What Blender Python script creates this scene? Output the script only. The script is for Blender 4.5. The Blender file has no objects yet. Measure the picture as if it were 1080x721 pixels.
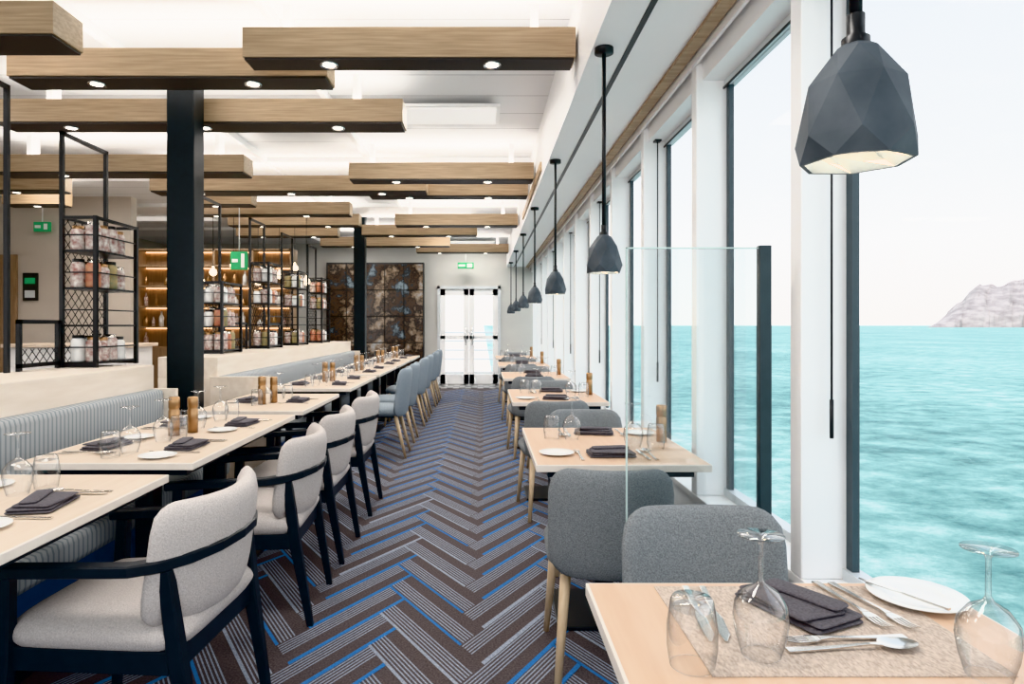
import bpy, bmesh, math, random
from mathutils import Matrix, Vector, noise
random.seed(4)
S=bpy.context.scene
try: S.view_settings.view_transform='Khronos PBR Neutral'
except Exception: S.view_settings.view_transform='Standard'
S.view_settings.exposure=0.3
EYE=1.28
# ---------------------------------------------------------------- materials
def nt(name):
    m=bpy.data.materials.new(name); m.use_nodes=True
    return m,m.node_tree.nodes,m.node_tree.links,m.node_tree.nodes['Principled BSDF']
def setin(p,k,v):
    if k in p.inputs: p.inputs[k].default_value=v
def mat(name,c,rough=.5,metal=0,var=.08,scale=20,bump=0,stretch=(1,1,1),c2=None,emit=None,es=0,spec=None,detail=4):
    m,n,l,p=nt(name)
    p.inputs['Roughness'].default_value=rough; p.inputs['Metallic'].default_value=metal
    if spec is not None: setin(p,'Specular IOR Level',spec)
    tc=n.new('ShaderNodeTexCoord'); mp=n.new('ShaderNodeMapping'); mp.inputs['Scale'].default_value=stretch
    l.new(tc.outputs['Object'],mp.inputs['Vector'])
    no=n.new('ShaderNodeTexNoise'); no.inputs['Scale'].default_value=scale; no.inputs['Detail'].default_value=detail
    l.new(mp.outputs[0],no.inputs['Vector'])
    r=n.new('ShaderNodeValToRGB')
    if c2 is None: a=[x*(1-var) for x in c]; b=[min(1,x*(1+var)) for x in c]
    else: a=c;b=c2
    r.color_ramp.elements[0].position=.3; r.color_ramp.elements[1].position=.7
    r.color_ramp.elements[0].color=(*a,1); r.color_ramp.elements[1].color=(*b,1)
    l.new(no.outputs['Fac'],r.inputs[0]); l.new(r.outputs[0],p.inputs['Base Color'])
    if bump:
        bu=n.new('ShaderNodeBump'); bu.inputs['Strength'].default_value=bump; bu.inputs['Distance'].default_value=.005
        l.new(no.outputs['Fac'],bu.inputs['Height']); l.new(bu.outputs[0],p.inputs['Normal'])
    if emit: p.inputs['Emission Color'].default_value=(*emit,1); p.inputs['Emission Strength'].default_value=es
    return m
def glassmat(name,tint=(1,1,1),blend=.25,mx=.5,rough=.02,mn=0.03,edge=None):
    m=bpy.data.materials.new(name); m.use_nodes=True; n=m.node_tree.nodes; l=m.node_tree.links; n.clear()
    o=n.new('ShaderNodeOutputMaterial'); mi=n.new('ShaderNodeMixShader'); t=n.new('ShaderNodeBsdfTransparent'); g=n.new('ShaderNodeBsdfGlossy')
    t.inputs[0].default_value=(*tint,1); g.inputs['Roughness'].default_value=rough
    lw=n.new('ShaderNodeLayerWeight'); lw.inputs[0].default_value=blend
    if edge:
        cr=n.new('ShaderNodeValToRGB'); e=cr.color_ramp.elements; e[0].position=.25; e[0].color=(*tint,1); e[1].position=.95; e[1].color=(*edge,1)
        l.new(lw.outputs['Facing'],cr.inputs[0]); l.new(cr.outputs[0],t.inputs[0])
    mr=n.new('ShaderNodeMapRange'); mr.inputs['To Min'].default_value=mn; mr.inputs['To Max'].default_value=mx
    l.new(lw.outputs['Facing'],mr.inputs['Value']); l.new(mr.outputs[0],mi.inputs[0]); l.new(t.outputs[0],mi.inputs[1]); l.new(g.outputs[0],mi.inputs[2]); l.new(mi.outputs[0],o.inputs[0])
    return m
def stripes(name,c1,c2,axis,period,duty,rough=.6,extra=0):
    m,n,l,p=nt(name); p.inputs['Roughness'].default_value=rough
    tc=n.new('ShaderNodeTexCoord'); sp=n.new('ShaderNodeSeparateXYZ'); l.new(tc.outputs['Object'],sp.inputs[0])
    d=n.new('ShaderNodeMath'); d.operation='DIVIDE'; d.inputs[1].default_value=period; l.new(sp.outputs[axis],d.inputs[0])
    f=n.new('ShaderNodeMath'); f.operation='FRACT'; l.new(d.outputs[0],f.inputs[0])
    g=n.new('ShaderNodeMath'); g.operation='LESS_THAN'; g.inputs[1].default_value=duty; l.new(f.outputs[0],g.inputs[0])
    mx=n.new('ShaderNodeMix'); mx.data_type='RGBA'; l.new(g.outputs[0],mx.inputs[0]); mx.inputs[6].default_value=(*c1,1); mx.inputs[7].default_value=(*c2,1)
    l.new(mx.outputs[2],p.inputs['Base Color'])
    return m
WHITE=mat('white_paint',(.90,.90,.90),.45,var=.01,scale=3)
CEIL=stripes('ceiling_panel',(.78,.79,.80),(.42,.42,.43),'Y',.42,.025)
OAKB=mat('beam_oak',(.31,.215,.13),.5,c2=(.46,.34,.22),scale=6,stretch=(.6,6,14))
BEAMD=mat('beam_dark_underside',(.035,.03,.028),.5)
OAKT=mat('table_oak',(.62,.42,.29),.4,c2=(.72,.52,.38),scale=5,stretch=(9,.7,6))
OAKW=mat('pale_oak',(.64,.52,.41),.4,c2=(.74,.62,.51),scale=5,stretch=(9,.7,6))
EDGE=mat('table_edge_white',(.78,.71,.64),.4,var=.03)
PANEL=mat('banquette_panel_oak',(.70,.62,.53),.45,c2=(.79,.72,.64),scale=4,stretch=(6,.6,5))
OAKL=mat('leg_oak',(.56,.41,.26),.45,c2=(.66,.51,.35),scale=8,stretch=(8,8,1))
BLACK=mat('black_metal',(.012,.013,.015),.35,var=.1)
POST=mat('partition_post_metal',(.03,.05,.06),.35,var=.1)
GEDGE=mat('glass_cut_edge',(.55,.68,.66),.2,var=.05)
BLACKW=mat('black_wood',(.010,.014,.02),.35,var=.2,spec=.3)
COLM=mat('column_black',(.009,.014,.018),.35,var=.1,spec=.25)
BEIGE=mat('beige_fabric',(.43,.39,.37),.9,c2=(.60,.555,.53),scale=240,bump=.3)
GREYF=mat('grey_fabric',(.14,.155,.165),.9,c2=(.28,.295,.305),scale=260,bump=.35)
BLUEF=mat('blue_grey_fabric',(.20,.24,.275),.9,c2=(.31,.36,.40),scale=200,bump=.3)
BENCH=stripes('banquette_fabric',(.38,.40,.41),(.23,.26,.28),'Y',.03,.35,.9)
NAVY=mat('navy_panel',(.02,.05,.15),.4)
CARP=mat('carpet_brown',(.052,.040,.042),.95,c2=(.135,.11,.11),scale=130,bump=.3,detail=8)
CBLUE=mat('carpet_blue',(.02,.12,.34),.95,c2=(.05,.22,.52),scale=160)
CLITE=mat('carpet_light',(.19,.22,.29),.95,c2=(.42,.46,.54),scale=160)
CONC=mat('pendant_concrete',(.045,.06,.075),.6,c2=(.09,.11,.13),scale=12,bump=.15)
LINER=mat('pendant_liner',(.85,.78,.68),.5,emit=(1,.82,.58),es=.9)
BULB=mat('bulb',(1,1,1),.5,emit=(1,.80,.55),es=8)
SPOTM=mat('downlight_lens',(1,1,1),.5,emit=(1,.95,.85),es=8)
FILLP=mat('fill_panel_glow',(.85,.85,.85),.5,emit=(1,.96,.92),es=.35)  # glowing face of the added fill panels
CHROME=mat('chrome',(.7,.7,.7),.15,1,var=.02)
STEEL=mat('cutlery_steel',(.68,.65,.61),.18,1,var=.02)
FRAME=mat('window_frame_dark',(.05,.075,.09),.35,var=.05)
ALU=mat('window_frame_grey',(.62,.65,.67),.35,var=.03)
GLASS=glassmat('window_glass',mx=.05,mn=.0,rough=0)
WGLASS=glassmat('drinking_glass',tint=(.975,.98,.985),blend=.35,mx=.6,mn=.05,edge=(.48,.50,.51))
PGLASS=glassmat('partition_glass',tint=(.92,.95,.955),mx=.45,mn=.09)
PORC=mat('porcelain',(.85,.85,.84),.12,var=.01)
NAPK=mat('napkin_cloth',(.075,.068,.078),.9,c2=(.125,.115,.13),scale=200,bump=.3)
MATM=mat('woven_placemat',(.38,.30,.25),.85,c2=(.64,.54,.46),scale=260,bump=.5,stretch=(1,.4,1))
BRASS=mat('mill_brass',(.42,.26,.14),.28,.9,var=.1)
GREEN=mat('exit_green',(.02,.26,.10),.5,emit=(.03,.45,.15),es=.15)
WALLG=mat('wall_greige',(.54,.48,.42),.6,var=.04,scale=2)
WALLB=mat('wall_back_grey',(.58,.57,.54),.6,var=.03,scale=2)
WALNUT=mat('wall_walnut',(.24,.16,.10),.5,c2=(.36,.25,.16),scale=5,stretch=(8,8,.6))
GLOW=mat('shelf_led',(1,.7,.4),.5,emit=(1,.62,.32),es=5)
JAR=mat('jar_white',(.78,.76,.72),.35,c2=(.32,.13,.11),scale=38)
JRED=mat('jar_red',(.40,.10,.07),.4,c2=(.55,.30,.18),scale=25)
JTEA=mat('jar_ochre',(.45,.32,.14),.4,c2=(.22,.24,.15),scale=25)
BOTT=mat('bottle_glass_brown',(.12,.06,.03),.15,c2=(.4,.25,.1),scale=9)
# ---------------------------------------------------------------- mesh builder
class B:
    def __init__(s): s.bm=bmesh.new(); s.m=[]
    def mi(s,m):
        if m not in s.m: s.m.append(m)
        return s.m.index(m)
    def add(s,t,m,M=None,smooth=False):
        i=s.mi(m); mp={}
        for v in t.verts: mp[v]=s.bm.verts.new(M@v.co if M else v.co)
        for f in t.faces:
            try: g=s.bm.faces.new([mp[v] for v in f.verts]); g.material_index=i; g.smooth=smooth
            except ValueError: pass
        t.free()
    def box(s,x0,x1,y0,y1,z0,z1,m,bev=0,M=None,smooth=False):
        t=bmesh.new(); bmesh.ops.create_cube(t,size=1)
        for v in t.verts: v.co=Vector((x0+(v.co.x+.5)*(x1-x0),y0+(v.co.y+.5)*(y1-y0),z0+(v.co.z+.5)*(z1-z0)))
        if bev: bmesh.ops.bevel(t,geom=t.edges[:],offset=bev,segments=2,affect='EDGES',profile=.6)
        s.add(t,m,M,smooth)
    def rings(s,rs,m,M=None,smooth=True,closed=True,caps=True):
        t=bmesh.new(); V=[[t.verts.new(p) for p in r] for r in rs]; n=len(V[0])
        for a,b in zip(V,V[1:]):
            for k in range(n): t.faces.new((a[k],a[(k+1)%n],b[(k+1)%n],b[k]))
        if caps: t.faces.new(list(reversed(V[0]))); t.faces.new(V[-1])
        bmesh.ops.recalc_face_normals(t,faces=t.faces[:])
        s.add(t,m,M,smooth)
    def tube(s,pts,rad,m,seg=10,M=None):
        pts=[Vector(p) for p in pts]
        if not isinstance(rad,(list,tuple)): rad=[rad]*len(pts)
        rs=[]
        for i,p in enumerate(pts):
            t=(pts[min(i+1,len(pts)-1)]-pts[max(i-1,0)]).normalized()
            a=Vector((0,0,1)) if abs(t.z)<.9 else Vector((1,0,0))
            u=t.cross(a).normalized(); w=u.cross(t)
            rs.append([p+rad[i]*(math.cos(2*math.pi*k/seg)*u+math.sin(2*math.pi*k/seg)*w) for k in range(seg)])
        s.rings(rs,m,M)
    def sweep(s,pts,w,h,m,M=None,smooth=False):
        pts=[Vector(p) for p in pts]
        if not isinstance(w,(list,tuple)): w=[w]*len(pts)
        if not isinstance(h,(list,tuple)): h=[h]*len(pts)
        rs=[]
        for i,p in enumerate(pts):
            t=(pts[min(i+1,len(pts)-1)]-pts[max(i-1,0)]).normalized()
            a=Vector((0,0,1)) if abs(t.z)<.9 else Vector((0,1,0))
            u=t.cross(a).normalized(); q=u.cross(t)
            c=.25
            rr=[]
            for sx,sy in ((1,-1+c),(1,1-c),(1-c,1),(-1+c,1),(-1,1-c),(-1,-1+c),(-1+c,-1),(1-c,-1)):
                rr.append(p+u*sx*w[i]/2+q*sy*h[i]/2)
            rs.append(rr)
        s.rings(rs,m,M,smooth)
    def lathe(s,prof,m,c=(0,0,0),seg=24,M=None,smooth=True,caps=False):
        rs=[[Vector((c[0]+r*math.cos(2*math.pi*k/seg),c[1]+r*math.sin(2*math.pi*k/seg),c[2]+z)) for k in range(seg)] for r,z in prof]
        s.rings(rs,m,M,smooth,caps=caps)
    def pillow(s,w,h,T,r,m,M=None,R=None,flat=8):
        P=[-1,-.985,-.95,-.88,-.75,-.5,-.25,0,.25,.5,.75,.88,.95,.985,1]
        t=bmesh.new(); G=[[],[]]
        for sd in (0,1):
            for v in P:
                row=[]; z=(v+1)/2*h; d=min(z,h-z); hw=w/2
                if d<r: hw=w/2-r+math.sqrt(max(0,r*r-(r-d)**2))
                for u in P:
                    th=T/2*math.sqrt(max(0,1-abs(u)**flat))*math.sqrt(max(0,1-abs(v)**flat))*(1 if sd else -1)
                    x=u*hw
                    if R: a=x/R; q=R-th; co=(q*math.sin(a),R-q*math.cos(a),z)
                    else: co=(x,th,z)
                    row.append(t.verts.new(co))
                G[sd].append(row)
            for i in range(len(P)-1):
                for j in range(len(P)-1):
                    t.faces.new((G[sd][i][j],G[sd][i][j+1],G[sd][i+1][j+1],G[sd][i+1][j]))
        bmesh.ops.remove_doubles(t,verts=t.verts[:],dist=.0002)
        bmesh.ops.recalc_face_normals(t,faces=t.faces[:])
        s.add(t,m,M,True)
    def mesh(s,name):
        me=bpy.data.meshes.new(name); s.bm.to_mesh(me); s.bm.free()
        for m in s.m: me.materials.append(m)
        return me
def put(name,me,loc=(0,0,0),rz=0,sc=1):
    if isinstance(me,B): me=me.mesh(name)
    o=bpy.data.objects.new(name,me); o.location=loc; o.rotation_euler=(0,0,rz)
    o.scale=(sc,sc,sc) if not isinstance(sc,tuple) else sc
    S.collection.objects.link(o); return o
def T(x,y,z): return Matrix.Translation((x,y,z))
def RX(a): return Matrix.Rotation(math.radians(a),4,'X')
def RY(a): return Matrix.Rotation(math.radians(a),4,'Y')
def RZ(a): return Matrix.Rotation(math.radians(a),4,'Z')
# ---------------------------------------------------------------- room shell
YB=14.2; XW=1.0; XG=1.13; CH=3.05; SH=2.55
b=B(); b.box(-7,1.2,-1.5,YB,-.1,0,CARP); put('floor',b)
b=B(); W=.13; n=4; bm=b.bm
ib,il=b.mi(CBLUE),b.mi(CLITE)
c45=math.sqrt(.5)
def mapc(u,v): return ((u-v)*c45*W,(u+v)*c45*W*1.6+6,.0015)
def cq(u0,u1,v0,v1,i):
    P=[mapc(u0,v0),mapc(u1,v0),mapc(u1,v1),mapc(u0,v1)]
    if any(not(-1.85<p[0]<1.0 and .2<p[1]<13.3) for p in P): return
    f=bm.faces.new([bm.verts.new(p) for p in P]); f.material_index=i
for j in range(-80,80):
    for k in range(-12,12):
        x=j+2*n*k
        r=random.random()
        for o in (.50,.60,.70,.80,.90): cq(x,x+n,j+o,j+o+.04,il)
        cq(x,x+n,j-.03,j+.10,ib if r<.85 else il)
        c=j; y=c-2*n+1+2*n*k
        r=random.random()
        for o in (.12,.22,.32,.42,.52): cq(c+o,c+o+.04,y,y+n,il)
        cq(c-.03,c+.06,y,y+n,ib if r<.6 else il)
put('carpet_pattern',b)
b=B()
for i in range(11):
    for j in range(3):
        b.box(-1.0+i*.125,-.88+i*.125,13.35+j*.25,13.59+j*.25,0,.004,PORC if (i+j)%2 else BLACK)
put('entrance_tile_mat',b)
b=B(); b.box(-7,.5,-1.5,YB,CH,CH+.1,CEIL); put('ceiling',b)
b=B(); b.box(.5,1.25,-1.5,YB,SH,CH+.1,WHITE); put('ceiling_soffit',b)
b=B(); b.box(.655,.68,-1.5,YB,SH-.004,SH+.01,BLACK); put('trim_1',b)
b=B(); b.box(.915,.975,-1.5,YB,SH-.02,SH,OAKB,.003); put('trim_2',b)
b=B(); b.box(.985,1.0,-1.5,YB,SH-.05,SH,WHITE); put('trim_3',b)
b=B(); b.box(.484,.50,5.6,8.2,2.60,2.68,OAKB); put('trim_4',b)
b=B()
for x in (-2.3,-1.2): b.box(x-.02,x+.02,-1.5,YB,CH-.06,CH,WHITE,.004)
for y in (2.6,6.9,9.5,11.8): b.box(-7,.5,y,y+.9,CH-.05,CH,WHITE,.004)
put('ceiling_ribs',b)
b=B(); DX0,DX1=-1.0,.37
b.box(-7,DX0,YB,YB+.1,0,CH,WALLB); b.box(DX1,1.25,YB,YB+.1,0,CH,WALLB); b.box(DX0,DX1,YB,YB+.1,2.13,CH,WALLB)
put('wall_back',b)
b=B(); b.box(-7.1,-7,-1.5,YB,0,CH,WALLG); put('wall_left',b)
b=B()
b.box(DX0,DX0+.06,YB-.04,YB+.1,0,2.13,ALU); b.box(DX1-.06,DX1,YB-.04,YB+.1,0,2.13,ALU); b.box(DX0,DX1,YB-.04,YB+.1,2.07,2.13,ALU)
mid=(DX0+DX1)/2
for a,c in ((DX0+.06,mid-.005),(mid+.005,DX1-.06)):
    b.box(a,a+.11,YB,YB+.05,.01,2.07,WHITE,.004); b.box(c-.11,c,YB,YB+.05,.01,2.07,WHITE,.004)
    b.box(a,c,YB,YB+.05,.01,.22,WHITE,.004); b.box(a,c,YB,YB+.05,1.93,2.07,WHITE,.004); b.box(a,c,YB,YB+.05,.98,1.06,WHITE,.004)
    b.box(a+.1,c-.1,YB+.02,YB+.03,.2,1.95,GLASS)
for x in (mid-.07,mid+.07): b.tube([(x,YB-.05,.85),(x,YB-.05,1.25)],.014,CHROME); b.tube([(x,YB-.05,.9),(x,YB,.9)],.008,CHROME); b.tube([(x,YB-.05,1.2),(x,YB,1.2)],.008,CHROME)
put('door_1',b)
b=B(); b.box(-3,1.2,YB+.1,YB+4,-.1,0,mat('deck_planks',(.42,.40,.37),.7)); put('outer_deck',b)
b=B()
for z in (.35,.6,.85,1.08): b.tube([(-3,YB+3.8,z),(1.2,YB+3.8,z)],.02,ALU,8)
for k in range(6): b.tube([(-3+k*.84,YB+3.8,0),(-3+k*.84,YB+3.8,1.08)],.025,ALU,8)
put('deck_railing',b)
# ---------------------------------------------------------------- window wall
P=1.015; Y0=2.06-3*P
HEAD=2.43; SILL=.45
b=B()
b.box(XW+.02,1.2,-1.5,YB,0,SILL,WHITE); b.box(XW,1.2,-1.5,YB,SILL,SILL+.03,WHITE,.004); b.box(XW+.03,1.2,-1.5,YB,HEAD,SH,WHITE)
put('wall_right',b)
for i in range(0,15):
    y=Y0+i*P
    b=B(); b.box(XW,XG+.02,y,y+.075,SILL+.03,SH,WHITE,.006)
    b.box(XW+.01,XG+.01,y+.035,y+.04,SILL+.03,HEAD,ALU)
    put('window_mullion_column',b)
    b=B(); ya=y+.075; yb=y+P
    z0,z1=SILL+.03,HEAD
    b.box(XG-.0,XG+.05,ya,ya+.035,z0,z1,ALU); b.box(XG+.012,XG+.034,yb-.035,yb,z0,z1,FRAME)
    b.box(XG,XG+.05,ya,yb,z0,z0+.035,ALU); b.box(XG,XG+.05,ya,yb,z1-.03,z1,ALU)
    b.box(XG-.005,XG+.0,ya+.03,ya+.042,z0,z1,BLACK); b.box(XG-.005,XG+.0,ya+.03,yb,z1-.04,z1-.03,BLACK)
    b.box(XG+.02,XG+.028,ya+.03,yb-.03,z0+.03,z1-.03,GLASS)
    put('window_%d'%(i+1),b)
    if i%2==1:
        b=B(); b.tube([(XG-.05,y-.03,SH-.12),(XG-.05,y-.03,.93)],.0035,BLACK,8); b.tube([(XG-.05,y-.03,.93),(XG-.05,y-.03,1.05)],.006,BLACK,8)
        b.box(XG-.07,XG-.03,y-.05,y+.01,SH-.13,SH-.1,BLACK)
        put('blind_wand',b)
# ---------------------------------------------------------------- ceiling beams
BB=1.40
beams=[(-7,-2.08,3.16,3.40),(-1.27,.485,3.44,3.60),(-2.70,-.885,3.70,3.90),(-3.4,-.56,4.53,4.76),
(-4.5,-2.2,6.0,6.25),(-1.30,.485,6.30,6.5),(-3.5,-.6,6.85,7.1),(-1.25,.485,7.1,7.3),(-5.6,-4.9,7.6,7.8),
(-4.0,-1.7,8.3,8.5),(-1.25,.485,9.2,9.4),(-3.6,-1.75,9.2,9.4),(-1.9,-.1,10.2,10.4),(-3.9,-2.3,10.3,10.5),(-2.9,-.6,11.6,11.8),(-1.3,.485,12.6,12.8),
(-7,-4.6,5.0,5.2),(-6.5,-4.4,6.8,7.0),(-3.6,-2.7,7.6,7.8)]
beamface=.17
spots=[]
for (x0,x1,y0,y1) in beams:
    z=EYE+BB
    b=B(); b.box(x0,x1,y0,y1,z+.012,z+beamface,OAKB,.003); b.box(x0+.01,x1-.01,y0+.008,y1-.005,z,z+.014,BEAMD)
    for f in (.12,.88): b.box(x0+(x1-x0)*f-.02,x0+(x1-x0)*f+.02,y0+.08,y1-.05,z+beamface,CH,WHITE)
    L=x1-x0; k=max(1,round(L/1.0)); 
    for q in range(k):
        sx=x0+L*(q+.5)/k
        yy=(y0+y1)/2
        b.lathe([(.047,-.006),(.05,-.002),(.05,.002)],CHROME,(sx,yy,z),20); b.lathe([(.047,-.006),(.034,-.002)],CHROME,(sx,yy,z),20)
        b.lathe([(.034,-.002),(.001,-.0025)],SPOTM,(sx,yy,z),20)
        spots.append((sx,yy,z-.02))
    put('ceiling_beam',b)
# ---------------------------------------------------------------- columns
for y in (4.37,10.55):
    b=B(); b.box(-2.08,-1.90,y-.08,y+.08,0,CH,COLM,.008); b.box(-2.09,-1.89,y-.09,y+.09,0,.06,COLM)
    put('structural_column',b)
# ---------------------------------------------------------------- pendants
b=B(); seg=7
def ring(r,z,off): return [Vector((r*math.cos(2*math.pi*(k+off)/seg),r*math.sin(2*math.pi*(k+off)/seg),z)) for k in range(seg)]
R=[ring(.081,0,0),ring(.087,.035,.5),ring(.068,.118,0),ring(.034,.166,.5),ring(.022,.174,.5)]
t=bmesh.new(); V=[[t.verts.new(p) for p in r] for r in R]
for q in range(3):
    a,c=V[q],V[q+1]
    for k in range(seg):
        if q%2==0: t.faces.new((a[k],a[(k+1)%seg],c[k])); t.faces.new((a[(k+1)%seg],c[(k+1)%seg],c[k]))
        else: t.faces.new((a[k],c[(k+1)%seg],c[k])); t.faces.new((a[k],a[(k+1)%seg],c[(k+1)%seg]))
for k in range(seg): t.faces.new((V[3][k],V[3][(k+1)%seg],V[4][(k+1)%seg],V[4][k]))
t.faces.new(V[4])
bmesh.ops.recalc_face_normals(t,faces=t.faces[:]); b.add(t,CONC)
b.rings([ring(.081,0,0),ring(.074,.0,0),ring(.077,.03,.5)],CONC,smooth=False,caps=False)
b.rings([ring(.074,.001,0),ring(.078,.03,.5),ring(.06,.10,0),ring(.02,.15,.5)],LINER,smooth=False,caps=False)
b.lathe([(.001,.03),(.022,.038),(.03,.06),(.02,.085),(.014,.12)],BULB,seg=16)
b.lathe([(.02,.17),(.02,.185),(.013,.19),(.013,.22)],BLACK,seg=16)
b.tube([(0,0,.2),(0,0,1.03)],.0095,BLACK,12)
b.lathe([(.001,1.005),(.045,1.005),(.045,1.03)],BLACK,seg=24)
pm=b.mesh('pendant_lamp')
PY=[.97+2.03*k for k in range(7)]
for k,y in enumerate(PY): put('pendant_lamp',pm,(.552,y,1.52),.25,(.96,.96,1))
# ---------------------------------------------------------------- chairs
def armchair():
    b=B()
    for sx in (-1,1):
        b.sweep([(sx*.265,.255,0),(sx*.255,.235,.36),(sx*.26,.225,.60)],[.026,.042,.036],[.026,.046,.04],BLACKW)
        b.sweep([(sx*.225,-.31,0),(sx*.235,-.245,.38),(sx*.25,-.22,.62)],[.026,.042,.034],[.026,.046,.036],BLACKW)
    arc=[(-.268,.27,.612),(-.275,.15,.618),(-.282,0,.625),(-.282,-.10,.628)]
    for k in range(0,9):
        a=math.pi+ (math.pi)*k/8
        arc.append((.282*math.cos(a),-.14+.165*math.sin(a),.63+.015*math.sin(math.pi*k/8)))
    arc+=[(.282,-.10,.628),(.282,0,.625),(.275,.15,.618),(.268,.27,.612)]
    b.sweep(arc,.05,.032,BLACKW)
    for s2,(x0,x1,y0,y1) in enumerate([(-.25,.25,.21,.245),(-.25,.25,-.25,-.21),(-.255,-.22,-.23,.23),(.22,.255,-.23,.23)]):
        b.box(x0,x1,y0,y1,.335,.40,BLACKW,.005)
    b.pillow(.53,.52,.125,.07,BEIGE,T(0,.255,.43)@RX(90)@T(0,0,0),flat=6)
    b.pillow(.60,.35,.075,.07,BEIGE,T(0,-.255,.445)@RX(8),R=.42,flat=6)
    return b.mesh('armchair')
def sidechair(f,nm,hb=.395,wb=.455):
    b=B()
    for sx in (-1,1):
        b.tube([(sx*.17,.17,.42),(sx*.205,.235,0)],[.021,.012],OAKL,12)
        b.tube([(sx*.15,-.16,.42),(sx*.19,-.27,0)],[.021,.012],OAKL,12)
    b.box(-.17,.17,-.18,.18,.385,.405,BLACKW,.004)
    b.pillow(.44,.47,.11,.13,f,T(0,.24,.445)@RX(90),flat=6)
    b.pillow(wb,hb,.06,.09,f,T(0,-.235,.395)@RX(7),R=.42,flat=6)
    return b.mesh(nm)
AM=armchair(); GM=sidechair(GREYF,'dining_chair'); BMh=sidechair(BLUEF,'dining_chair_blue',.47,.54)
for (x,y,r) in [(-1.06,2.03,-4),(-1.06,3.0,3),(-1.07,3.74,0),(-1.07,4.62,0)]:
    put('armchair',AM,(x,y,0),math.radians(90+r))
for y in (6.5,7.3,8.5,9.3,10.5,11.3): put('dining_chair',BMh,(-1.02,y,0),math.radians(90))
TY=[(.45,1.35)]+[(2.48+2.03*k,3.40+2.03*k) for k in range(5)]
for k,(a,c) in enumerate(TY):
    put('dining_chair',GM,(.585,c+.17,0),math.radians(180))
    if k: put('dining_chair',GM,(.455 if k==1 else .47,a+.02,0),math.radians(-3 if k==1 else 4))
# ---------------------------------------------------------------- tables
def table(w,l,top,nm,ped=1):
    b=B(); b.box(-w/2,w/2,-l/2,l/2,.722,.7495,EDGE,.003)
    b.box(-w/2+.006,w/2-.006,-l/2+.006,l/2-.006,.748,.75,top)
    b.box(-w/2+.05,w/2-.05,-l/2+.06,l/2-.06,.69,.722,BLACKW)
    for q in range(ped):
        y=(q-(ped-1)/2)*l*.5
        b.box(-.04,.04,y-.04,y+.04,.02,.70,BLACK,.004); b.box(-.22,.22,y-.2,y+.2,0,.018,BLACK,.004)
    return b.mesh(nm)
tr=table(.67,.91,OAKT,'dining_table_r')
for k,(a,c) in enumerate(TY):
    if k==0: m=table(.71,.90,OAKT,'dining_table_n'); put('dining_table',m,(.565,.90,0))
    else: put('dining_table',tr,(.535,(a+c)/2,0))
LT=[(1.50,2.33,1),(2.52,3.89,2),(4.06,5.08,1),(5.5,6.85,2),(7.05,8.4,2),(8.6,9.95,2),(10.15,11.5,2)]
for a,c,p in LT: put('dining_table',table(.69,c-a,OAKW,'dining_table_l',p),(-1.465,(a+c)/2,0))
# ---------------------------------------------------------------- banquettes
for (a,c) in ((-.6,4.15),(5.14,10.3)):
    b=B()
    b.box(-2.12,-1.66,a,c,.0,.09,BLACK); b.box(-2.12,-1.64,a,c,.09,.34,NAVY,.004); b.box(-2.12,-1.60,a,c,.34,.46,BENCH,.03,smooth=True)
    b.box(-2.12,-2.02,a,c,.44,.88,BENCH,.035,smooth=True)
    b.box(-2.56,-2.10,a-.0,c,0,.87,PANEL,.004); b.box(-2.56,-2.09,a,c,.87,1.03,PANEL,.006)
    b.box(-2.14,-1.62,a-.03,a,0,.88,PANEL,.005); b.box(-2.14,-1.95,c,c+.03,0,.88,PANEL,.005)
    put('banquette',b)
b=B(); b.box(-2.56,-2.2,4.2,5.08,0,.75,PANEL); put('low_divider_wall',b)
# ---------------------------------------------------------------- steel shelf frames
def lattice(b,x,y0,y1,z0,z1,st=.07):
    H=z1-z0; k=y0-H
    while k<y1:
        for d in (1,-1):
            ya,yb=max(k,y0),min(k+H,y1)
            if yb-ya>.01:
                za=z0+(ya-k); zb=z0+(yb-k)
                if d<0: za,zb=z1-(ya-k),z1-(yb-k)
                b.tube([(x,ya,za),(x,yb,zb)],.003,BLACK,4)
        k+=st
def bar(b,p,q,r=.011):
    x0,x1=sorted((p[0],q[0]));y0,y1=sorted((p[1],q[1]));z0,z1=sorted((p[2],q[2]))
    b.box(x0-r,x1+r,y0-r,y1+r,z0-r,z1+r,BLACK)
def unit(y,L,ztop,zbox,levels,zb=1.03):
    b=B(); xa,xb=-2.5,-2.3; y2=y+L
    for yy in (y,y2):
        bar(b,(xa,yy,zb+.011),(xa,yy,ztop)); bar(b,(xb,yy,zb+.011),(xb,yy,zbox))
        for z in (zb+.011,zbox): bar(b,(xa,yy,z),(xb,yy,z),.009)
    bar(b,(xa,y,ztop),(xa,y2,ztop))
    for x in (xa,xb): bar(b,(x,y,zbox),(x,y2,zbox),.009)
    zs=[zb+.02+(zbox-zb)*k/levels for k in range(levels)]
    for z in zs:
        b.box(xa,xb,y,y2,z,z+.012,BLACK); bar(b,(xb,y,z+.10),(xb,y2,z+.10),.004); bar(b,(xa,y,z+.10),(xb,y,z+.10),.004)
    lattice(b,xa,y,y2,zb+.02,zbox)
    put('steel_shelf_frame',b)
    j=B()
    for zi,z in enumerate(zs):
        if zi==1 and levels>3: continue
        yy=y+.06
        while yy<y2-.04:
            for xx in (xa+.06,xb-.05):
                h=.13+random.random()*.03; j.lathe([(.001,0),(.038,0),(.041,.01),(.041,h-.02),(.03,h),(.001,h)],random.choice([JAR,JAR,PORC,JRED,JTEA,JAR]),(xx,yy,z+.012),14)
                j.lathe([(.033,h-.005),(.033,h+.014),(.001,h+.014)],random.choice([BLACK,BRASS,STEEL]),(xx,yy,z+.012),14)
            yy+=.088
    put('storage_jars',j)
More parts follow.
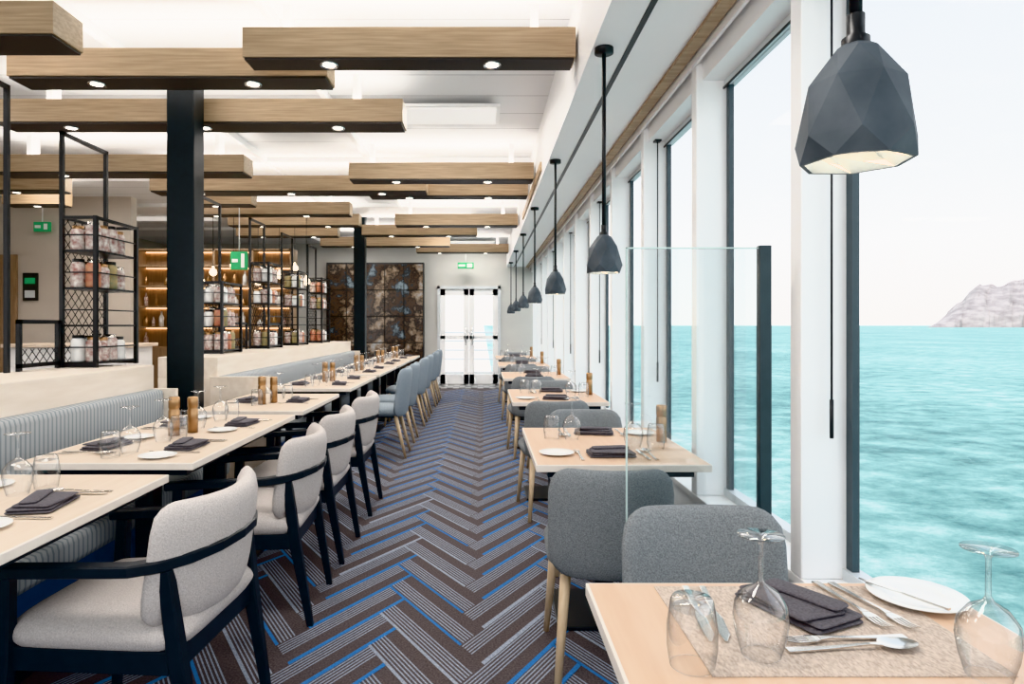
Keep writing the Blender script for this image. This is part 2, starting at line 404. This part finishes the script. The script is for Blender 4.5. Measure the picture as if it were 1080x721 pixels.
b=B(); bar(b,(-2.5,2.7,1.041),(-2.5,2.7,2.53)); bar(b,(-2.5,3.43,1.041),(-2.5,3.43,2.53)); bar(b,(-2.5,2.7,2.53),(-2.5,3.43,2.53)); put('steel_shelf_frame',b)
unit(3.88,.45,2.42,1.92,4)
unit(5.75,.45,2.42,1.66,3); unit(7.0,.45,2.42,1.95,4); unit(8.1,.45,2.42,1.95,4); unit(9.3,.45,2.42,1.95,4)
for (a,c,z0) in ((3.52,3.84,1.03),(6.3,6.9,1.03),(7.6,8.0,1.03)):
    b=B(); bar(b,(-2.5,a,z0+.012),(-2.5,a,1.30)); bar(b,(-2.5,c,z0+.012),(-2.5,c,1.30)); bar(b,(-2.5,a,1.3),(-2.5,c,1.3)); bar(b,(-2.5,a,z0+.03),(-2.5,c,z0+.03)); lattice(b,-2.5,a,c,z0+.03,1.15,.06)
    put('mesh_screen',b)
# ---------------------------------------------------------------- glass partition
b=B(); b.box(.45,.862,2.045,2.055,.02,1.52,PGLASS); b.box(.446,.45,2.045,2.055,.02,1.523,GEDGE); b.box(.446,.862,2.045,2.055,1.52,1.524,GEDGE)
b.box(.860,.897,2.035,2.065,0,1.53,POST,.003); b.box(.45,.86,2.035,2.065,0,.03,POST)
put('glass_partition',b)
# ---------------------------------------------------------------- left background
b=B(); b.box(-7,-4.85,9.0,9.15,0,CH,WALLG); put('wall_inner',b)
b=B(); b.box(-6.62,-6.4,8.96,8.995,0,2.25,WALNUT,.004); b.box(-6.9,-6.62,8.95,8.995,0,2.25,WALNUT,.004); b.tube([(-6.5,8.93,.95),(-6.5,8.93,1.15)],.012,CHROME); put('door_2',b)
b=B(); b.box(-6.32,-6.12,8.97,8.998,1.62,2.0,BLACK,.004); b.box(-6.29,-6.15,8.965,8.972,1.85,1.93,GREEN); b.box(-6.29,-6.15,8.965,8.972,1.66,1.76,ALU); put('safety_notice',b)
def exitsign(x,y,z,w=.26,h=.13):
    b=B(); b.box(-w/2,w/2,-.02,.02,-h/2,h/2,GREEN,.004); b.box(-w/2+.02,-.01,-.024,-.019,-.02,.02,PORC); b.box(.03,w/2-.03,-.024,-.019,-h/2+.025,h/2-.025,PORC)
    b.tube([(0,0,h/2),(0,0,CH-z)],.006,WHITE,6); put('exit_sign',b,(x,y,z))
exitsign(-6.0,8.9,2.62,.22,.13); exitsign(-2.95,7.9,2.06,.20,.22); exitsign(-.38,13.9,2.55,.34,.13)
b=B(); x0,x1,y=-5.95,-3.3,11.2
b.box(x0,x1,y+.32,y+.36,0,2.6,WALNUT); 
for x in [x0+(x1-x0)*k/4 for k in range(5)]: b.box(x-.02,x+.02,y,y+.34,0,2.6,WALNUT)
for z in (.9,1.25,1.6,1.95,2.3,2.58):
    b.box(x0,x1,y,y+.34,z-.015,z+.015,WALNUT); b.box(x0+.03,x1-.03,y+.28,y+.3,z-.03,z-.016,GLOW)
b.box(x0,x1,y-.02,y+.34,0,.9,WALNUT)
put('display_cabinet',b)
b=B()
for z in (.916,1.266,1.616,1.966):
    x=x0+.1
    while x<x1-.1:
        if random.random()<.8:
            h=random.uniform(.12,.26); r=random.uniform(.025,.05)
            b.lathe([(.001,0),(r,0),(r,h*.6),(r*.4,h*.8),(r*.4,h),(.001,h)],random.choice([BOTT,JAR,BRASS,PORC]),(x,y+.14,z),10)
        x+=random.uniform(.1,.2)
put('bottles_and_jars',b)
b=B(); b.box(-5.6,-4.2,7.7,8.3,0,1.02,WHITE,.01); b.box(-5.65,-4.15,7.65,8.35,1.02,1.06,OAKW,.005); put('service_counter',b)
ARTM,n_,l_,p_=nt('mirror_artwork'); p_.inputs['Roughness'].default_value=.2
tc=n_.new('ShaderNodeTexCoord'); no=n_.new('ShaderNodeTexNoise'); no.inputs['Scale'].default_value=2.0; no.inputs['Detail'].default_value=12; no.inputs['Roughness'].default_value=.66
l_.new(tc.outputs['Object'],no.inputs['Vector']); cr=n_.new('ShaderNodeValToRGB'); l_.new(no.outputs['Fac'],cr.inputs[0])
e=cr.color_ramp.elements; e[0].position=.36; e[0].color=(.22,.28,.32,1); e[1].position=.70; e[1].color=(.40,.45,.48,1); q=e.new(.43); q.color=(.035,.045,.055,1); q=e.new(.48); q.color=(.085,.055,.038,1); q=e.new(.53); q.color=(.02,.02,.022,1); q=e.new(.60); q.color=(.27,.20,.14,1)
l_.new(cr.outputs[0],p_.inputs['Base Color'])
b=B(); b.box(-3.35,-1.28,13.95,14.19,0,2.62,BLACK)
for i in range(5):
    for j in range(4):
        xx=-3.33+i*.408; zz=.35+j*.56
        b.box(xx+.01,xx+.40,13.93,13.95,zz+.01,zz+.55,ARTM,.003)
put('artwork_panel_wall',b)
b=B()
for i in range(9):
    x=-4.4+.24*i; z=2.0+.12*math.sin(i*2.1); y=9.2+.3*math.cos(i)
    b.lathe([(.001,-.05),(.035,-.035),(.05,0),(.035,.035),(.012,.05),(.012,.08)],BULB,(x,y,z),12); b.tube([(x,y,z+.07),(x,y,CH)],.004,BLACK,5)
put('globe_pendant_cluster',b)
# ---------------------------------------------------------------- tableware
def wineglass():
    b=B()
    b.lathe([(.030,0),(.0385,.03),(.043,.058),(.040,.082),(.026,.102),(.008,.113),(.0042,.12),(.0038,.175),(.006,.184),(.036,.190),(.036,.192),(.001,.194)],WGLASS,seg=32)
    b.lathe([(.030,0),(.0285,0)],WGLASS,seg=32)
    return b.mesh('wine_glass')
def tumbler():
    b=B(); b.lathe([(.034,0),(.0385,.03),(.039,.06),(.033,.10),(.030,.106),(.001,.107)],WGLASS,seg=32)
    b.lathe([(.031,.09),(.001,.094)],WGLASS,seg=32); b.lathe([(.034,0),(.032,0)],WGLASS,seg=32); return b.mesh('tumbler')
def plate():
    b=B(); b.lathe([(.001,.0),(.055,0),(.06,.004),(.098,.013),(.1,.015),(.098,.0165),(.062,.008),(.055,.005),(.001,.005)],PORC,seg=48); return b.mesh('plate')
def knife():
    b=B(); b.sweep([(0,-.11,.004),(0,-.03,.004),(0,.0,.004)],[.013,.012,.008],.006,STEEL); b.sweep([(0,0,.004),(0,.03,.004),(0,.09,.003),(.003,.115,.002)],[.008,.019,.018,.004],.0025,STEEL); return b.mesh('table_knife')
def fork():
    b=B(); b.sweep([(0,-.11,.003),(0,-.04,.004),(0,.02,.006),(0,.04,.006)],[.016,.009,.006,.014],.0035,STEEL)
    b.sweep([(0,.038,.006),(0,.05,.005),(0,.06,.005)],[.012,.023,.024],.0025,STEEL)
    for k in range(4): b.sweep([((k-1.5)*.0064,.058,.005),((k-1.5)*.0064,.08,.004),((k-1.5)*.0062,.10,.007)],[.004,.0035,.002],.002,STEEL)
    return b.mesh('table_fork')
def spoon():
    b=B(); b.sweep([(0,-.11,.003),(0,-.04,.004),(0,.03,.008),(0,.05,.007)],[.016,.009,.006,.010],.0035,STEEL)
    t=bmesh.new(); rows=[]
    for i in range(7):
        f=i/6; rows.append([t.verts.new((f*.021*math.cos(a)*(1-.12*math.sin(a)),.078+f*.033*math.sin(a),.002+.007*f*f)) for a in [2*math.pi*k/24 for k in range(24)]] if i else None)
    c=t.verts.new((0,.078,.002))
    for k in range(24): t.faces.new((c,rows[1][k],rows[1][(k+1)%24]))
    for i in range(1,6):
        for k in range(24): t.faces.new((rows[i][k],rows[i+1][k],rows[i+1][(k+1)%24],rows[i][(k+1)%24]))
    b.add(t,STEEL,None,True); return b.mesh('spoon')
def napkin():
    b=B()
    for k,(w,h,x,y,a) in enumerate([(.13,.20,0,0,0),(.125,.195,.004,.0,3),(.11,.17,-.01,.006,-5),(.05,.16,.02,0,9)]):
        b.pillow(w,h,.010,.012,NAPK,T(x,y,.005+.0085*k)@RZ(a)@RX(90)@T(0,0,-h/2),flat=10)
    return b.mesh('folded_napkin')
def placemat(w=.46,d=.34):
    b=B(); b.box(-w/2,w/2,-d/2,d/2,0,.002,MATM); return b.mesh('placemat')
def mill():
    b=B(); b.lathe([(.001,0),(.026,0),(.026,.12),(.023,.124),(.023,.130),(.026,.134),(.026,.18),(.022,.186),(.001,.187)],BRASS,seg=24); return b.mesh('pepper_mill')
WG,TU,PL,KN,FO,SP,NA,PM,MI=wineglass(),tumbler(),plate(),knife(),fork(),spoon(),napkin(),placemat(),mill()
H=.7505
r_=math.radians
put('placemat',PM,(.575,1.155,H)); HH=H+.0022
put('wine_glass',WG,(.445,1.05,HH)); put('tumbler',TU,(.325,1.02,H)); put('wine_glass',WG,(.76,.985,HH))
put('table_knife',KN,(.422,1.20,HH),r_(172)); put('table_knife',KN,(.392,1.20,HH),r_(174))
put('folded_napkin',NA,(.580,1.215,HH),r_(24),(.95,.95,.85))
put('table_fork',FO,(.690,1.23,HH),r_(186)); put('table_fork',FO,(.727,1.225,HH),r_(190))
put('spoon',SP,(.60,1.065,HH),r_(-86)); put('table_fork',FO,(.60,1.095,HH),r_(94))
put('plate',PL,(.835,1.262,H),0,.86); put('table_knife',KN,(.80,1.25,H+.016),r_(28),.75)
def setting(x,y,rz,simple=False,h=H):
    c,s=math.cos(rz),math.sin(rz)
    def g(n,me,lx,ly,a=0,dz=0,sc=1): put(n,me,(x+c*lx-s*ly,y+s*lx+c*ly,h+dz),rz+a,sc)
    g('folded_napkin',NA,0,0,r_(90+random.uniform(-12,12)),.0,.95)
    g('table_fork',FO,-.13,0); g('table_knife',KN,.13,0)
    if not simple: g('spoon',SP,.16,0); g('plate',PL,-.22,.02,0,0,.72)
    g('wine_glass',WG,.13,.17); g('tumbler',TU,.22,.14)
for k,(a,c) in enumerate(TY):
    if k==0: continue
    setting(.52,a+.19,0,k>2); setting(.54,c-.19,math.pi,k>2)
    put('pepper_mill',MI,(.81,a+.5,H),0,.9)
def left(y,simple=False):
    setting(-1.29,y,math.pi/2,simple); setting(-1.64,y,-math.pi/2,simple)
left(1.92)
left(2.85); left(3.5); left(4.55,True)
for y in (5.85,6.5,7.4,8.05,8.95,9.6,10.5,11.2): left(y,True)
for y in (3.2,4.45,6.2,7.7,9.3,10.8):
    put('pepper_mill',MI,(-1.49,y-.05,H)); put('salt_mill',MI,(-1.44,y+.04,H),0,.95)
# ---------------------------------------------------------------- exterior
SEAM,n_,l_,p_=nt('sea_water'); p_.inputs['Roughness'].default_value=.5; setin(p_,'Specular IOR Level',.12)
tc=n_.new('ShaderNodeTexCoord')
def nz(scale,detail,rough=.6,st=(1,1,1)):
    mp=n_.new('ShaderNodeMapping'); mp.inputs['Scale'].default_value=st; l_.new(tc.outputs['Object'],mp.inputs['Vector'])
    q=n_.new('ShaderNodeTexNoise'); q.inputs['Scale'].default_value=scale; q.inputs['Detail'].default_value=detail; q.inputs['Roughness'].default_value=rough; l_.new(mp.outputs[0],q.inputs['Vector']); return q
n1=nz(.36,12,.76,(.8,1,1)); n2=nz(.03,6,.6,(1,.6,1))
ad=n_.new('ShaderNodeMath'); ad.operation='MULTIPLY_ADD'; ad.inputs[1].default_value=.3; l_.new(n2.outputs['Fac'],ad.inputs[0])
ml=n_.new('ShaderNodeMath'); ml.operation='MULTIPLY'; ml.inputs[1].default_value=.7; l_.new(n1.outputs['Fac'],ml.inputs[0]); l_.new(ml.outputs[0],ad.inputs[2])
sx=n_.new('ShaderNodeSeparateXYZ'); l_.new(tc.outputs['Object'],sx.inputs[0])
mr=n_.new('ShaderNodeMapRange'); mr.inputs['From Min'].default_value=8; mr.inputs['From Max'].default_value=28; mr.inputs['To Min'].default_value=.10; mr.inputs['To Max'].default_value=0; l_.new(sx.outputs['X'],mr.inputs['Value'])
a2=n_.new('ShaderNodeMath'); a2.operation='ADD'; l_.new(ad.outputs[0],a2.inputs[0]); l_.new(mr.outputs[0],a2.inputs[1])
cr=n_.new('ShaderNodeValToRGB'); l_.new(a2.outputs[0],cr.inputs[0]); e=cr.color_ramp.elements
e[0].position=.39; e[0].color=(.06,.20,.205,1); e[1].position=.65; e[1].color=(.88,.90,.88,1)
q=e.new(.45); q.color=(.13,.32,.31,1); q=e.new(.51); q.color=(.22,.44,.42,1); q=e.new(.56); q.color=(.34,.56,.53,1); q=e.new(.60); q.color=(.54,.71,.68,1)
l_.new(cr.outputs[0],p_.inputs['Base Color'])
bu=n_.new('ShaderNodeBump'); bu.inputs['Strength'].default_value=.7; bu.inputs['Distance'].default_value=1.2; l_.new(ad.outputs[0],bu.inputs['Height']); l_.new(bu.outputs[0],p_.inputs['Normal'])
bm=bmesh.new(); vs=[bm.verts.new(p) for p in ((1.6,-20000,-8),(40000,-20000,-8),(40000,40000,-8),(1.6,40000,-8))]; bm.faces.new(vs)
me=bpy.data.meshes.new('sea'); bm.to_mesh(me); me.materials.append(SEAM); put('sea',me)
HM=mat('hazed_cliff_rock',(.29,.25,.245),.95,c2=(.52,.455,.435),scale=.018,stretch=(1,1,2.2),detail=10)  # rock colour with pale pinkish distance haze mixed in
bm=bmesh.new(); G=[]
for i in range(241):
    u=i/240; row=[]
    for j in range(30):
        v=j/29
        gul=40*noise.fractal(Vector((u*30,v*1.5,7)),.9,2,5)
        x=2020+u*2400+v*720; y=3000+v*900+gul
        prof=min(1,u/.02)**.8*50+min(1,max(0,u-.02)/.075)**1.2*145+u*260+22*noise.fractal(Vector((u*12,0,3)),.7,2,4)*min(1,u/.05)
        shp=min(1,(v*2.6))**.6
        z=-9+max(0,prof)*shp*(.98+.07*noise.fractal(Vector((u*40,v*3,1)),.9,2,5))
        row.append(bm.verts.new((x,y,z if j else -9)))
    G.append(row)
for i in range(240):
    for j in range(29): bm.faces.new((G[i][j],G[i+1][j],G[i+1][j+1],G[i][j+1]))
me=bpy.data.meshes.new('headland'); bm.to_mesh(me); me.materials.append(HM); put('headland_cliff',me)
# ---------------------------------------------------------------- world and lights
w=bpy.data.worlds.new('sky'); S.world=w; w.use_nodes=True; n_=w.node_tree.nodes; l_=w.node_tree.links; bg=n_['Background']
tc=n_.new('ShaderNodeTexCoord'); sp=n_.new('ShaderNodeSeparateXYZ'); l_.new(tc.outputs['Generated'],sp.inputs[0])
cr=n_.new('ShaderNodeValToRGB'); l_.new(sp.outputs['Z'],cr.inputs[0]); e=cr.color_ramp.elements
e[0].position=0; e[0].color=(.87,.84,.82,1); e[1].position=.8; e[1].color=(.56,.65,.75,1); q=e.new(.2); q.color=(.79,.81,.83,1)
l_.new(cr.outputs[0],bg.inputs['Color']); bg.inputs['Strength'].default_value=2.0
def light(kind,name,loc,en,col=(1,1,1),**kw):
    L=bpy.data.lights.new(name,kind); L.energy=en; L.color=col
    for k,v in kw.items(): setattr(L,k,v)
    o=bpy.data.objects.new(name,L); o.location=loc; S.collection.objects.link(o); return o
o=light('SUN','sun',(20,-10,20),1.2,(1,.93,.86),angle=.1); o.rotation_euler=(math.radians(48),0,math.radians(-25))
for i,(x0,x1,y0,y1) in enumerate(beams):
    if i in (16,17,18): continue
    L=light('AREA','added_uplight',((x0+x1)/2,(y0+y1)/2,EYE+BB+beamface+.01),6.5*(x1-x0),(1,.96,.92),shape='RECTANGLE',size=(x1-x0)*.9,size_y=.15); L.rotation_euler=(math.pi,0,0)  # added uplights above the beams, put in to brighten the ceiling
for i,(x,y,z) in enumerate(spots):
    if i%2==0: light('SPOT','downlight',(x,y,z),26,(1,.92,.84),spot_size=math.radians(130),spot_blend=1,shadow_soft_size=.12)
for k,y in enumerate(PY): light('POINT','pendant_bulb',(.552,y,1.53),1.6,(1,.82,.6),shadow_soft_size=.03)
for (x,y,sx_,sy,e_) in ((-.5,1.2,1.2,.5,24),(-2.2,1.2,1.2,.5,20),(-.5,5.3,1.2,.4,24),(-4.5,4.2,1.4,.5,32),(-4.5,7.4,1.4,.5,32),(-.5,8.2,1.2,.4,24),(-5,10.4,1.4,.4,26),(-2.6,12.9,1.4,.4,28),(-.4,11.1,1.0,.4,22),(-.3,13.5,1.0,.3,14)):
    b=B(); b.box(x-sx_/2-.03,x+sx_/2+.03,y-sy/2-.03,y+sy/2+.03,CH-.075,CH-.05,WHITE,.004); b.box(x-sx_/2,x+sx_/2,y-sy/2,y+sy/2,CH-.08,CH-.074,FILLP); put('added_fill_panel',b)  # added panels, no known fixture; they house the fill lights
    light('AREA','fill_panel_light',(x,y,CH-.085),e_,(1,.95,.90),shape='RECTANGLE',size=sx_,size_y=sy)  # added fill, brightens floor and furniture
# ---------------------------------------------------------------- camera
cd=bpy.data.cameras.new('camera'); cd.sensor_width=36; cd.lens=690/1080*36; cd.shift_x=30/1080; cd.shift_y=-17.5/1080; cd.clip_end=60000; cd.clip_start=.02
c=bpy.data.objects.new('camera',cd); c.location=(0,0,EYE); c.rotation_euler=(math.pi/2,0,0); S.collection.objects.link(c); S.camera=c
